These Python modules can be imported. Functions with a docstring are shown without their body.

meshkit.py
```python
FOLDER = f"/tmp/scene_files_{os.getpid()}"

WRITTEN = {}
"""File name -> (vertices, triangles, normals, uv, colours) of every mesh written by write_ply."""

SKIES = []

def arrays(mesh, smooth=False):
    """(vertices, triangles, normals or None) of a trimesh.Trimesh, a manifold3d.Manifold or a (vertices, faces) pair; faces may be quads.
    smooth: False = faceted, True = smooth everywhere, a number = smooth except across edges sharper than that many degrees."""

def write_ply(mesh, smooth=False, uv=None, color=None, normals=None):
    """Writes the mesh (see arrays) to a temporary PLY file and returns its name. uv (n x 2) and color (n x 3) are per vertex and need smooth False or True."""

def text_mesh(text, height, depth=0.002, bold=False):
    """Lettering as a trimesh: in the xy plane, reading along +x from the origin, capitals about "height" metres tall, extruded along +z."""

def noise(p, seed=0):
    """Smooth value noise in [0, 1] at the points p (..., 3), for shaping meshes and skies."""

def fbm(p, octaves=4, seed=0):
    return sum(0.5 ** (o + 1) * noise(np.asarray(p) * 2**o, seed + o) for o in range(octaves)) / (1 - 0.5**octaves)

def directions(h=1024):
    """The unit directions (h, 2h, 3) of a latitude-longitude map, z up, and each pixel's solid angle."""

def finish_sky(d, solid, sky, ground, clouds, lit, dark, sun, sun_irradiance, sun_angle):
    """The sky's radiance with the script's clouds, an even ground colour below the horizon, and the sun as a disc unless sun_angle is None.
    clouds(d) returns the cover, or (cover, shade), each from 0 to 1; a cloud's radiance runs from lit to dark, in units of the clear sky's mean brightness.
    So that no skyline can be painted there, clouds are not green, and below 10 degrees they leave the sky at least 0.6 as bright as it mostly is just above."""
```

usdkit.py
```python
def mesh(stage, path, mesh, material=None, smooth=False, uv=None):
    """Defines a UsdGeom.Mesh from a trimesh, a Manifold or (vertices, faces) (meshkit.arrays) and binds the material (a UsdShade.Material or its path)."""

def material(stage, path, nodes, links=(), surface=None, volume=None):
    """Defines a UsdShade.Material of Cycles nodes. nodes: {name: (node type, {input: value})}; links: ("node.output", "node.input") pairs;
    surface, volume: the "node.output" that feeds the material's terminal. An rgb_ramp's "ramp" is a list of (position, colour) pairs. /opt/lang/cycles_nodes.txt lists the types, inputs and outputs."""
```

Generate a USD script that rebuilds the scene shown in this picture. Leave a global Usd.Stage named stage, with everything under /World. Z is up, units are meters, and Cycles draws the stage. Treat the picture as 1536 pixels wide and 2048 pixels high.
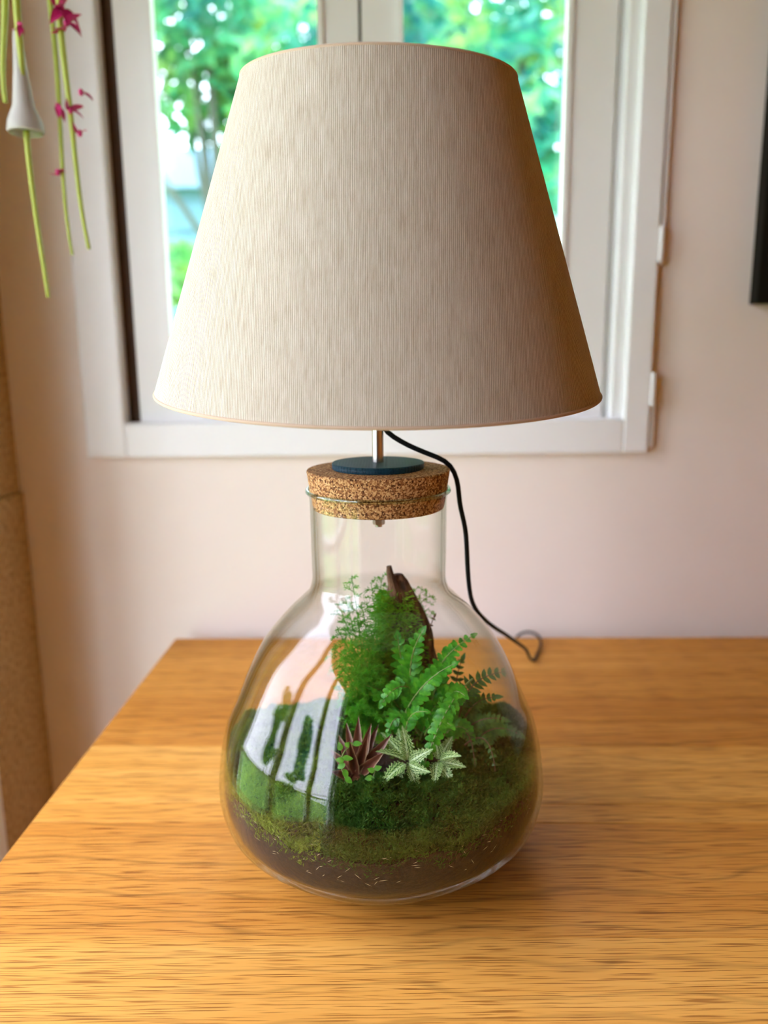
import math, numpy as np, trimesh, usdkit, meshkit
from pxr import Usd, UsdGeom, UsdLux, UsdShade, Gf, Sdf
from shapely.geometry import Polygon, box as sbox
rng = np.random.default_rng(7)
PI = math.pi
stage = Usd.Stage.CreateInMemory()
UsdGeom.SetStageUpAxis(stage, 'Z'); UsdGeom.SetStageMetersPerUnit(stage, 1.0)
UsdGeom.Xform.Define(stage, '/World'); UsdGeom.Scope.Define(stage, '/World/Looks')

# ------------------------------------------------------------------ camera
EXPOSURE = 1.0
CAM, PITCH, ROLL, FPX = np.array([0, -0.8, 1.288]), 0.1975, 0.0095, 1570.0
cam = UsdGeom.Camera.Define(stage, '/World/camera')
cam.CreateHorizontalApertureAttr(24.0); cam.CreateVerticalApertureAttr(32.0)
cam.CreateFocalLengthAttr(24.0 * FPX / 1536)
cam.CreateFStopAttr(24.0 * FPX / 1536 / 9.5); cam.CreateFocusDistanceAttr(0.70)
cam.CreateExposureAttr(EXPOSURE)
_r, _f, _u = np.array([1., 0, 0]), np.array([0, math.cos(PITCH), -math.sin(PITCH)]), np.array([0, math.sin(PITCH), math.cos(PITCH)])
_r2, _u2 = _r * math.cos(ROLL) - _u * math.sin(ROLL), _u * math.cos(ROLL) + _r * math.sin(ROLL)
cam.AddTransformOp().Set(Gf.Matrix4d(*_r2, 0, *_u2, 0, *(-_f), 0, *CAM, 1))

# ------------------------------------------------------------------ sky and sun
mat = lambda name, nodes, links=(), surface='p.BSDF', volume=None: usdkit.material(stage, '/World/Looks/' + name, nodes, links, surface, volume)
SKY = 6.0
dome = UsdLux.DomeLight.Define(stage, '/World/sky'); dome.CreateIntensityAttr(1.0)
sky_m = mat('sky_look', {
    'tc': ('texture_coordinate', {}),
    'sky': ('sky_texture', {'sky_type': 'preetham', 'sun_disc': False, 'turbidity': 3.0, 'sun_direction': (0.45, -0.55, 0.7)}),
    'n': ('noise_texture', {'scale': 2.2, 'detail': 5.0, 'roughness': 0.6}),
    'r': ('rgb_ramp', {'ramp': [(0.0, (0.7,) * 3), (0.42, (0.75,) * 3), (0.6, (0.95,) * 3), (1.0, (0.95,) * 3)]}),
    'm': ('mix', {'color2': (0.90, 0.93, 1.10)}),
    'b': ('background_shader', {'strength': SKY})},
    [('tc.generated', 'n.vector'), ('n.fac', 'r.fac'), ('r.color', 'm.fac'), ('sky.color', 'm.color1'), ('m.color', 'b.color')], 'b.background')
UsdShade.MaterialBindingAPI.Apply(dome.GetPrim()).Bind(sky_m)
sun = UsdLux.DistantLight.Define(stage, '/World/sun')
sun.CreateIntensityAttr(1.6); sun.CreateAngleAttr(1.0); sun.CreateColorAttr(Gf.Vec3f(1.0, 0.95, 0.85))
def aim(prim, d):          # light shines along d
    z = -np.array(d, float); z /= np.linalg.norm(z); x = np.cross([0, 0, 1.0], z); x /= np.linalg.norm(x); y = np.cross(z, x)
    prim.AddTransformOp().Set(Gf.Matrix4d(*x, 0, *y, 0, *z, 0, 0, 0, 0, 1))
aim(sun, (-0.45, 0.55, -0.7))

# ------------------------------------------------------------------ helpers
_used = {}
def numbered(parent, name):
    k = (parent, name); n = _used.get(k, 0); _used[k] = n + 1
    return f'{parent}/{name}' if n == 0 else f'{parent}/{name}_{n:03d}'
def tag(p, label=None, cat=None, group=None, kind=None):
    p = p.GetPrim() if hasattr(p, 'GetPrim') else p
    for k, v in (('label', label), ('category', cat), ('group', group), ('kind', kind)):
        if v: p.SetCustomDataByKey(k, v)
    return p
LOC = {}
def thing(name, label, cat, loc=(0, 0, 0), group=None, kind=None):
    path = numbered('/World', name); x = UsdGeom.Xform.Define(stage, path); x.AddTranslateOp().Set(Gf.Vec3d(*map(float, loc)))
    LOC[path] = np.array(loc, float); tag(x, label, cat, group, kind)
    return path
def part(name, mesh, m, parent='/World', smooth=30, label=None, kind=None, uv=None):
    """One Mesh prim; the vertices are given in world coordinates."""
    path = numbered(parent, name)
    top = '/'.join(path.split('/')[:3]); off = LOC.get(top, np.zeros(3))
    if hasattr(mesh, 'vertices'): v, f = np.array(mesh.vertices, float), np.array(mesh.faces)
    else: v, f = np.array(mesh[0], float), np.array(mesh[1])
    g = usdkit.mesh(stage, path, (v - off, f), m, smooth=smooth, uv=uv)
    tag(g, label, None, None, kind)
    return path
def solo(name, mesh, m, label, cat, smooth=30, group=None, kind=None, uv=None):
    p = part(name, mesh, m, '/World', smooth, None, kind, uv); tag(stage.GetPrimAtPath(p), label, cat, group, kind); return p
def struct(name, mesh, m, label=None, smooth=False):
    p = part(name, mesh, m, '/World', smooth); tag(stage.GetPrimAtPath(p), label, None, None, 'structure'); return p

def box(x0, x1, y0, y1, z0, z1, bev=0.0):
    if bev <= 0:
        b = trimesh.creation.box([x1 - x0, y1 - y0, z1 - z0])
    else:
        e = np.array([x1 - x0, y1 - y0, z1 - z0]) / 2; bv = min(bev, e.min() * .9); pts = []
        for s in np.array(np.meshgrid([-1, 1], [-1, 1], [-1, 1])).T.reshape(-1, 3):
            for k in range(3):
                q = e - bv; q[k] = e[k]; pts.append(s * q)
        b = trimesh.convex.convex_hull(np.array(pts))
    b.apply_translation([(x0 + x1) / 2, (y0 + y1) / 2, (z0 + z1) / 2]); return b
def join(*ms): return trimesh.util.concatenate(list(ms))
def lathe(prof, c=(0, 0, 0), n=96, closed=False):
    prof = np.array(prof, float); th = np.linspace(0, 2 * PI, n, endpoint=False); k = len(prof)
    v = np.stack([prof[:, 0, None] * np.cos(th), prof[:, 0, None] * np.sin(th), prof[:, 1, None] + 0 * th], -1).reshape(-1, 3) + np.array(c)
    f = []
    for i in range(k if closed else k - 1):
        a, b = i * n, ((i + 1) % k) * n; j = np.arange(n); j2 = (j + 1) % n
        f += [np.c_[a + j, a + j2, b + j2], np.c_[a + j, b + j2, b + j]]
    m = trimesh.Trimesh(v, np.vstack(f), process=False)
    m.update_faces(m.nondegenerate_faces()); return m
def spline(pts, n=40):
    from scipy.interpolate import CubicSpline
    p = np.array(pts, float); s = np.r_[0, np.cumsum(np.linalg.norm(np.diff(p, axis=0), axis=1))]
    return CubicSpline(s, p)(np.linspace(0, s[-1], n))
def tube(path, r, n=10):
    p = np.array(path, float); k = len(p); r = np.broadcast_to(np.asarray(r, float), (k,))
    t = np.gradient(p, axis=0); t /= np.linalg.norm(t, axis=1, keepdims=True) + 1e-12
    u = np.cross(t[0], [0.3, 0.2, 1.0]); u /= np.linalg.norm(u); U = []
    for i in range(k):
        u = u - t[i] * (u @ t[i]); u /= np.linalg.norm(u) + 1e-12; U.append(u)
    U = np.array(U); V = np.cross(t, U); a = np.linspace(0, 2 * PI, n, endpoint=False)
    v = (p[:, None] + r[:, None, None] * (np.cos(a)[None, :, None] * U[:, None] + np.sin(a)[None, :, None] * V[:, None])).reshape(-1, 3)
    f = []
    for i in range(k - 1):
        j = np.arange(n); j2 = (j + 1) % n; A, B = i * n, i * n + n
        f += [np.c_[A + j, A + j2, B + j2], np.c_[A + j, B + j2, B + j]]
    v = np.vstack([v, p[:1], p[-1:]]); c0, c1 = len(v) - 2, len(v) - 1; j = np.arange(n); j2 = (j + 1) % n; e = (k - 1) * n
    f += [np.c_[np.full(n, c0), j2, j], np.c_[np.full(n, c1), e + j, e + j2]]
    return trimesh.Trimesh(v, np.vstack(f), process=False)
def extrude_xz(poly, y0, y1):
    m = trimesh.creation.extrude_polygon(poly, y1 - y0, engine='earcut')
    v = np.array(m.vertices); m.vertices = np.c_[v[:, 0], y1 - v[:, 2], v[:, 1]]; m.fix_normals(); return m
def extrude_yz(poly, x0, x1):
    m = trimesh.creation.extrude_polygon(poly, x1 - x0, engine='earcut')
    v = np.array(m.vertices); m.vertices = np.c_[x0 + v[:, 2], v[:, 0], v[:, 1]]; m.fix_normals(); return m

# ------------------------------------------------------------------ materials
def plain(name, col, rough=0.5, metal=0.0, bump=None, spec=0.5, **kw):
    n = {'p': ('principled_bsdf', {'base_color': col, 'roughness': rough, 'metallic': metal, 'specular_ior_level': spec, **kw})}; l = []
    if bump:
        sc, st, di = bump
        n |= {'g': ('geometry', {}), 'n': ('noise_texture', {'scale': sc, 'detail': 4.0}), 'b': ('bump', {'strength': st, 'distance': di})}
        l += [('g.position', 'n.vector'), ('n.fac', 'b.height'), ('b.normal', 'p.normal')]
    return mat(name, n, l)
def mottled(name, stops, scale, rough=0.7, bump=0.0, dist=0.001, detail=4.0, vec=(1, 1, 1), spec=0.4, translucent=0.0):
    n = {'g': ('geometry', {}), 'mp': ('mapping', {'scale': vec}), 'n': ('noise_texture', {'scale': scale, 'detail': detail, 'roughness': 0.6}), 'r': ('rgb_ramp', {'ramp': stops}),
         'p': ('principled_bsdf', {'roughness': rough, 'specular_ior_level': spec})}
    l = [('g.position', 'mp.vector'), ('mp.vector', 'n.vector'), ('n.fac', 'r.fac'), ('r.color', 'p.base_color')]
    if bump:
        n['b'] = ('bump', {'strength': bump, 'distance': dist}); l += [('n.fac', 'b.height'), ('b.normal', 'p.normal')]
    s = 'p.BSDF'
    if translucent:
        n |= {'t': ('translucent_bsdf', {}), 'mx': ('mix_closure', {'fac': translucent})}
        l += [('r.color', 't.color'), ('p.BSDF', 'mx.closure1'), ('t.BSDF', 'mx.closure2')]; s = 'mx.closure'
    return mat(name, n, l, s)
def glass_pane(name, tint, edge, f0=0.04):
    """Clear thin-walled glass: straight-through light, Schlick reflection, deeper tint where the path through the wall is longer."""
    n = {'lw': ('layer_weight', {'blend': 0.5}), 'pw': ('math', {'math_type': 'power', 'value2': 5.0}), 'ma': ('math', {'math_type': 'multiply_add', 'value2': 1 - f0, 'value3': f0}),
         'pe': ('math', {'math_type': 'power', 'value2': 4.0}), 'mc': ('mix', {'color1': tint, 'color2': edge}),
         't': ('transparent_bsdf', {}), 'g': ('glossy_bsdf', {'color': (1, 1, 1), 'roughness': 0.0}), 'mx': ('mix_closure', {})}
    l = [('lw.facing', 'pw.value1'), ('pw.value', 'ma.value1'), ('ma.value', 'mx.fac'), ('lw.facing', 'pe.value1'), ('pe.value', 'mc.fac'), ('mc.color', 't.color'), ('t.BSDF', 'mx.closure1'), ('g.BSDF', 'mx.closure2')]
    return mat(name, n, l, 'mx.closure')

M_WALL = plain('wall_paint', (0.80, 0.715, 0.635), 0.85, bump=(60, 0.15, 0.002))
M_WARM = plain('ochre_wall_paint', (0.66, 0.25, 0.035), 0.85)
M_CEIL = plain('ceiling_boards', (0.42, 0.20, 0.07), 0.9)
M_FLOOR = mottled('floor_boards', [(0, (0.30, 0.13, 0.04)), (1, (0.46, 0.22, 0.07))], 6, vec=(1, 12, 1))
M_TEXW = mottled('roughcast', [(0.25, (0.20, 0.11, 0.035)), (0.5, (0.46, 0.30, 0.13)), (0.8, (0.60, 0.44, 0.24))], 110, 0.9, 0.8, 0.004, 5)
M_WHITE = plain('white_gloss_paint', (0.80, 0.80, 0.78), 0.35)
M_SEAL_SHADE = plain('brown_seal_shade', (0.05, 0.022, 0.010), 0.7)  # sash seal, and the painted shade of the left recess
M_DARK = plain('dark_frame', (0.008, 0.007, 0.004), 0.7, spec=0.1)
M_PRINT = plain('print_paper', (0.10, 0.10, 0.08), 0.6)
M_STEEL = plain('brushed_steel', (0.62, 0.60, 0.55), 0.22, 1.0)
M_CORD = plain('black_cord', (0.005, 0.005, 0.006), 0.6, spec=0.15)
M_PANE = glass_pane('window_glass', (0.93, 0.985, 0.985), (0.8, 0.9, 0.9))
M_DOORPANE = glass_pane('door_glass', (0.985, 0.985, 0.985), (0.85, 0.9, 0.9))
M_JAR = glass_pane('jar_glass', (0.995, 1.0, 0.992), (0.50, 0.58, 0.44), 0.028)

M_RIM = glass_pane('jar_rim_glass', (0.90, 0.95, 0.88), (0.16, 0.22, 0.14), 0.06)
def oak(name, seed, tone, wave=0.25):
    """Oak: cathedral rings, long streaks and short dark pores, along x."""
    d, mdl, lt = tone
    n = {'g': ('geometry', {}),
         'ms': ('mapping', {'scale': (1.1, 30, 30), 'location': (seed * 3.7, seed * 5.1, 0)}), 'ns': ('noise_texture', {'scale': 1.0, 'detail': 5.0, 'roughness': 0.62}),
         'mp': ('mapping', {'scale': (17, 700, 700), 'location': (seed * 11.0, seed * 7.0, 0)}), 'np': ('noise_texture', {'scale': 1.0, 'detail': 1.0}),
         'mw': ('mapping', {'scale': (2.0, 7.0, 7.0), 'location': (seed * 1.3, seed * 0.77, 0)}), 'w': ('wave_texture', {'wave_type': 'bands', 'bands_direction': 'y', 'scale': 1.7, 'distortion': 11.0, 'detail': 2.0, 'detail_scale': 1.0, 'detail_roughness': 0.55}),
         'rw': ('rgb_ramp', {'ramp': [(0.0, (0.55,) * 3), (0.02, (0.72,) * 3), (0.10, (1.0,) * 3), (1.0, (1.0,) * 3)]}),
         'rs': ('rgb_ramp', {'ramp': [(0.2, d), (0.5, mdl), (0.8, lt)]}),
         'rp': ('rgb_ramp', {'ramp': [(0.0, (0.30, 0.20, 0.14)), (0.36, (0.38, 0.27, 0.18)), (0.46, (1, 1, 1)), (1, (1, 1, 1))]}),
         'm1': ('mix', {'mix_type': 'multiply', 'fac': wave * 2}), 'm2': ('mix', {'mix_type': 'multiply', 'fac': 0.8}),
         'b': ('bump', {'strength': 0.25, 'distance': 0.0006}), 'p': ('principled_bsdf', {'roughness': 0.55, 'specular_ior_level': 0.16})}
    l = [('g.position', 'ms.vector'), ('ms.vector', 'ns.vector'), ('g.position', 'mp.vector'), ('mp.vector', 'np.vector'), ('g.position', 'mw.vector'), ('mw.vector', 'w.vector'),
         ('w.fac', 'rw.fac'), ('ns.fac', 'rs.fac'), ('np.fac', 'rp.fac'), ('rs.color', 'm1.color1'), ('rw.color', 'm1.color2'), ('m1.color', 'm2.color1'), ('rp.color', 'm2.color2'),
         ('m2.color', 'p.base_color'), ('np.fac', 'b.height'), ('b.normal', 'p.normal')]
    return mat(name, n, l)
OAKS = [oak('oak_honey', 1, ((0.50, 0.195, 0.024), (0.60, 0.26, 0.042), (0.67, 0.32, 0.064))),
        oak('oak_pale', 2, ((0.56, 0.24, 0.036), (0.66, 0.31, 0.058), (0.73, 0.38, 0.088))),
        oak('oak_figured', 3, ((0.44, 0.16, 0.018), (0.55, 0.225, 0.034), (0.63, 0.29, 0.055)), 0.34),
        oak('oak_plain', 4, ((0.52, 0.21, 0.028), (0.63, 0.28, 0.048), (0.70, 0.34, 0.072)), 0.18)]
M_OAKEDGE = plain('oak_leg', (0.5, 0.27, 0.08), 0.5)

# ------------------------------------------------------------------ room shell
WY = 0.69                       # the window wall's face
def dx(x, Y): return x * (Y + 0.8) / 1.49                       # sizes read on the wall's face, carried to another depth
def dz(z, Y): return 1.288 + (z - 1.288) * (Y + 0.8) / 1.49
struct('floor', box(-1.2, 2.8, -4.6, 0.85, -0.06, 0), M_FLOOR)
struct('ceiling', box(-1.2, 2.8, -4.6, 0.85, 2.45, 2.53), M_CEIL)
OPEN = (-0.497, 0.472, 1.135, 2.02)
wp = sbox(-1.2, 0, 2.8, 2.45).difference(sbox(OPEN[0], OPEN[2], OPEN[1], OPEN[3]))
struct('wall_back', extrude_xz(wp, WY, 0.85), M_WALL, 'peach plastered wall around the casement window')
struct('wall_right', box(2.65, 2.8, -4.6, WY, 0, 2.45), M_WARM)
struct('wall_front', box(-1.2, 2.65, -4.6, -4.45, 0, 2.45), M_WARM)
DY0, DY1, DZ0, DZ1 = -1.8, 0.40, 0.06, 2.36       # glazed doors in a shallow bay of the left wall
lp = sbox(-4.45, 0, DY1 + .02, 2.45).difference(sbox(DY0, DZ0, DY1, DZ1))
lw = join(extrude_yz(lp, -1.15, -1.0), box(-1.15, -0.70, 0.42, WY, 0, 2.45))
struct('wall_left', lw, M_TEXW, 'brown roughcast side wall at the left edge')
struct('trim_1', box(-0.70, -0.692, 0.484, WY, 0.0, 1.037, 0.003), M_TEXW, 'roughcast wainscot band on the left wall')
struct('trim_2', box(-0.70, -0.690, 0.405, 0.484, 0.0, 2.3, 0.003), M_WHITE, 'white painted corner board at the end of the left wall')

struct('added_eave_blocker', box(-1.6, 3.0, 0.85, 1.50, 2.30, 2.38), M_WARM)  # added out of view, blocks sky light coming through the back window
# window in the back wall
win = thing('window_1', 'white painted casement window with two sashes behind the lamp', None, (0, WY, 1.1), kind='structure')
CY = 0.672                       # casing front
def cas(x0, x1, z0, z1): return box(dx(x0, CY), dx(x1, CY), CY, WY + 0.03, dz(z0, CY), dz(z1, CY), 0.003)
part('casing', cas(-0.565, -0.490, 1.10, 2.08), M_WHITE, win)
part('casing', cas(0.4560, 0.5045, 1.10, 2.08), M_WHITE, win)
part('casing', cas(-0.490, 0.456, 1.10, 1.165), M_WHITE, win)
part('casing', cas(-0.490, 0.456, 2.01, 2.08), M_WHITE, win)
part('sill', box(OPEN[0], OPEN[1], CY + 0.012, 0.76, 1.135, 1.158, 0.003), M_WHITE, win)
part('edge_bead', box(dx(0.5045, 0.68), dx(0.5137, 0.68), 0.678, WY, dz(1.445, .68), 2.05, 0.002), M_WHITE, win)
part('edge_bead', box(dx(0.5045, 0.68), dx(0.5137, 0.68), 0.678, WY, dz(1.11, .68), dz(1.24, .68), 0.002), M_WHITE, win)
part('hinge', lathe([(0, 0), (0.005, 0), (0.005, 0.06), (0, 0.06)], (dx(0.507, 0.674), 0.674, dz(1.45, .674)), 16), M_WHITE, win)
part('hinge', lathe([(0, 0), (0.005, 0), (0.005, 0.06), (0, 0.06)], (dx(0.507, 0.674), 0.674, dz(1.19, .674)), 16), M_WHITE, win)
SY, GY = 0.705, 0.735            # sash front, glass
part('recess_shade', box(dx(-0.4925, SY), dx(-0.458, SY), SY + 0.004, 0.76, 1.158, 2.015), M_SEAL_SHADE, win)  # dark strip standing in for the shade on the recess side
part('stop_bead', box(dx(0.429, 0.69), dx(0.456, 0.69), 0.69, 0.76, 1.158, 2.015, 0.003), M_WHITE, win)
part('stop_bead', box(dx(0.409, 0.72), dx(0.431, 0.72), 0.716, 0.76, 1.158, 2.015, 0.003), M_WHITE, win)
def sash(x0, g0, g1, x1):
    a, b = dx(x0, SY), dx(x1, SY); c, d = dx(g0, SY + .01), dx(g1, SY + .01); zb, zt = 1.16, 2.012; zg0, zg1 = 1.235, 1.955
    fr = extrude_xz(sbox(a, zb, b, zt).difference(sbox(c, zg0, d, zg1)), SY, SY + 0.048)
    s = part('sash', fr, M_WHITE, win)
    part('glazing_bead', extrude_xz(sbox(c - .003, zg0 - .003, d + .003, zg1 + .003).difference(sbox(c + .007, zg0 + .007, d - .007, zg1 - .007)), SY - .005, SY + .02), M_WHITE, s)
    part('pane', box(c - .004, d + .004, GY, GY + 0.005, zg0 - .004, zg1 + .004), M_PANE, s)
    return s
part('meeting_seal', box(-0.040, -0.028, SY + .022, SY + .046, 1.165, 2.01), M_SEAL_SHADE, win)
s1 = sash(-0.458, -0.396, -0.0995, -0.0360)
s2 = sash(-0.0310, 0.0335, 0.3285, 0.411)
part('handle', join(box(-0.008, 0.006, 0.672, 0.703, 1.70, 1.716, 0.003), box(-0.008, 0.006, 0.672, 0.680, 1.60, 1.716, 0.003)), M_STEEL, s2)

# glazed doors in the left wall: white frame, three leaves with bars
dr = thing('door_1', 'tall white framed glazed garden doors in the left wall', None, (-1.0, DY0, 0), kind='structure')
part('door_frame', extrude_yz(sbox(DY0, 0.0, DY1, DZ1 + .05).difference(sbox(DY0 + .05, DZ0, DY1 - .05, DZ1)), -1.16, -0.985), M_WHITE, dr)
ys = np.linspace(DY0 + .05, DY1 - .05, 4)
for k in range(3):
    y0, y1 = ys[k] + .003, ys[k + 1] - .003; st = 0.055
    holes = [sbox(y0 + st, DZ0 + .11, y1 - st, 0.83), sbox(y0 + st, 0.86, y1 - st, DZ1 - .07)]
    fr = sbox(y0, DZ0 + .005, y1, DZ1 - .005)
    for h in holes: fr = fr.difference(h)
    lf = part('door_leaf', extrude_yz(fr, -1.10, -1.055), M_WHITE, dr)
    for h in holes:
        b = h.bounds; part('pane', box(-1.080, -1.075, b[0] - .004, b[2] + .004, b[1] - .004, b[3] + .004), M_DOORPANE, lf)

# ------------------------------------------------------------------ dining table
TZ = 0.75
ang = -0.020; TC = np.array([-0.4085, 0.652, 0])
def tpt(m):
    m = m.copy(); m.apply_transform(trimesh.transformations.rotation_matrix(ang, [0, 0, 1])); m.apply_translation(TC); return m
tb = thing('dining_table', 'solid oak dining table with planked top under the terrarium lamp', 'table', (0.35, 0.0, 0))
cuts = [0, -0.075, -0.165, -0.262, -0.345, -0.428, -0.572, -0.612, -0.795, -0.965, -1.13, -1.25]
look = [0, 3, 0, 2, 2, 1, 3, 2, 1, 3, 1, 0]
for i in range(len(cuts) - 1):
    part('plank', tpt(box(0, 1.55, cuts[i + 1] + 0.00012, cuts[i] - 0.00012, TZ - 0.032, TZ - (0.0001 if i % 2 else 0), 0.0006)), OAKS[look[i]], tb, smooth=False)
for x in (0.06, 1.43):
    for y in (-1.19, -0.06):
        part('leg', tpt(box(x, x + .07, y - .0, y + .0 + .07 if y < -1 else y + .04, 0, TZ - 0.032, 0.004)) if y < -1 else tpt(box(x, x + .07, y - .04, y + .03, 0, TZ - 0.032, 0.004)), M_OAKEDGE, tb)
part('apron', tpt(join(box(.09, 1.47, -1.17, -1.145, TZ - .12, TZ - .032), box(.09, 1.47, -.085, -.06, TZ - .12, TZ - .032), box(.09, .115, -1.15, -.08, TZ - .12, TZ - .032), box(1.445, 1.47, -1.15, -.08, TZ - .12, TZ - .032))), M_OAKEDGE, tb)
# ------------------------------------------------------------------ table lamp on the cork stopper
LX = -0.0056
lamp = thing('table_lamp', 'table lamp with tapered ribbed linen shade, standing on the cork stopper of the jar', 'lamp', (LX, 0, 1.1735))
def linen():
    PT = 0.00166
    n = {'uv': ('uvmap', {'attribute': 'st'}), 's': ('separate_xyz', {}),
         'wn': ('noise_texture', {'scale': 1.0, 'detail': 2.0}), 'mw': ('mapping', {'scale': (90, 14, 0)}),
         'wob': ('math', {'math_type': 'multiply_add', 'value2': 0.0011, 'value3': -0.00055}), 'ux': ('math', {'math_type': 'add'}),
         'fr': ('math', {'math_type': 'multiply', 'value2': 2 * PI / PT}), 'sn': ('math', {'math_type': 'sine'}), 'h': ('math', {'math_type': 'multiply_add', 'value2': 0.5, 'value3': 0.5}),
         'ms': ('mapping', {'scale': (700, 45, 0)}), 'ns': ('noise_texture', {'scale': 1.0, 'detail': 3.0, 'roughness': 0.65}),
         'rs': ('rgb_ramp', {'ramp': [(0.22, (0.56, 0.44, 0.31)), (0.5, (0.75, 0.65, 0.51)), (0.75, (0.86, 0.78, 0.65))]}),
         'rh': ('rgb_ramp', {'ramp': [(0.0, (0.10, 0.08, 0.075)), (0.30, (0.30, 0.26, 0.25)), (0.66, (1, 1, 1)), (1.0, (1, 1, 1))]}),  # shade in the grooves between threads, painted into the colour
         'm': ('mix', {'mix_type': 'multiply', 'fac': 0.85}),
         'b': ('bump', {'strength': 0.6, 'distance': 0.0005}),
         'p': ('principled_bsdf', {'roughness': 0.9, 'specular_ior_level': 0.15})}
    l = [('uv.UV', 's.vector'), ('uv.UV', 'mw.vector'), ('mw.vector', 'wn.vector'), ('wn.fac', 'wob.value1'), ('s.x', 'ux.value1'), ('wob.value', 'ux.value2'), ('ux.value', 'fr.value1'), ('fr.value', 'sn.value1'), ('sn.value', 'h.value1'),
         ('uv.UV', 'ms.vector'), ('ms.vector', 'ns.vector'), ('ns.fac', 'rs.fac'), ('h.value', 'rh.fac'), ('rs.color', 'm.color1'), ('rh.color', 'm.color2'), ('m.color', 'p.base_color'), ('h.value', 'b.height'), ('b.normal', 'p.normal')]
    return mat('ribbed_linen', n, l)
M_LINEN = linen()
M_LINING = plain('shade_lining', (0.80, 0.78, 0.74), 0.6)
M_HEM = plain('linen_hem', (0.50, 0.36, 0.25), 0.85)
RB, RT, SH, TILT, LEAN, SZ = 0.2178, 0.1239, 0.2769, 0.0965, 0.0135, 1.255
def tilt_shade(v):
    x, y, z = v.T
    y, z = y * math.cos(TILT) - z * math.sin(TILT), y * math.sin(TILT) + z * math.cos(TILT)
    x, z = x * math.cos(LEAN) + z * math.sin(LEAN), -x * math.sin(LEAN) + z * math.cos(LEAN)
    return np.c_[LX + 0.0008 + x, y, SZ + z]
sl = math.hypot(SH, RB - RT); sina = (RB - RT) / sl; rho_t = RT / sina
nt, nz = 361, 12
phi = np.linspace(-PI, PI, nt); s_ = np.linspace(0, 1, nz)
R_ = RT + (RB - RT) * s_; V, UV = [], []
for i in range(nz):
    rho = rho_t + sl * s_[i]
    for p_ in phi:
        V.append((R_[i] * math.sin(p_), -R_[i] * math.cos(p_), SH * (1 - s_[i])))
        a = p_ * sina; UV.append((rho * math.sin(a), rho * math.cos(a)))
F = []
for i in range(nz - 1):
    j = np.arange(nt - 1); A, B = i * nt, i * nt + nt
    F += [np.c_[A + j, B + j, B + j + 1], np.c_[A + j, B + j + 1, A + j + 1]]
sm = trimesh.Trimesh(tilt_shade(np.array(V)), np.vstack(F), process=False)
shade = part('shade', sm, M_LINEN, lamp, smooth=True, uv=np.array(UV))
lin = lathe([(RT - .0015, SH), (RB - .0015, 0)], n=180); lin.invert(); lin.vertices = tilt_shade(np.array(lin.vertices)); part('shade_lining', lin, M_LINING, shade, smooth=True)
def ring(R, z, r):
    a = np.linspace(0, 2 * PI, 13); m = lathe([(R - .0008 + r * math.cos(t), z + r * math.sin(t)) for t in a[:-1]], n=240, closed=True); m.vertices = tilt_shade(np.array(m.vertices)); return m
part('hem', ring(RB, 0.0004, 0.0016), M_HEM, shade, smooth=True); part('hem', ring(RT, SH - .0004, 0.0015), M_HEM, shade, smooth=True)
gz = SH - 0.03; sp = []
for k in range(3):
    a = k * 2 * PI / 3 + .4; v = tilt_shade(np.array([(0.012 * math.cos(a), 0.012 * math.sin(a), gz - .16), ((RT + .004) * math.cos(a), (RT + .004) * math.sin(a), gz)])); sp.append(tube(v, 0.0015, 6))
part('spider_fitting', join(*sp), M_STEEL, lamp)
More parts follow.
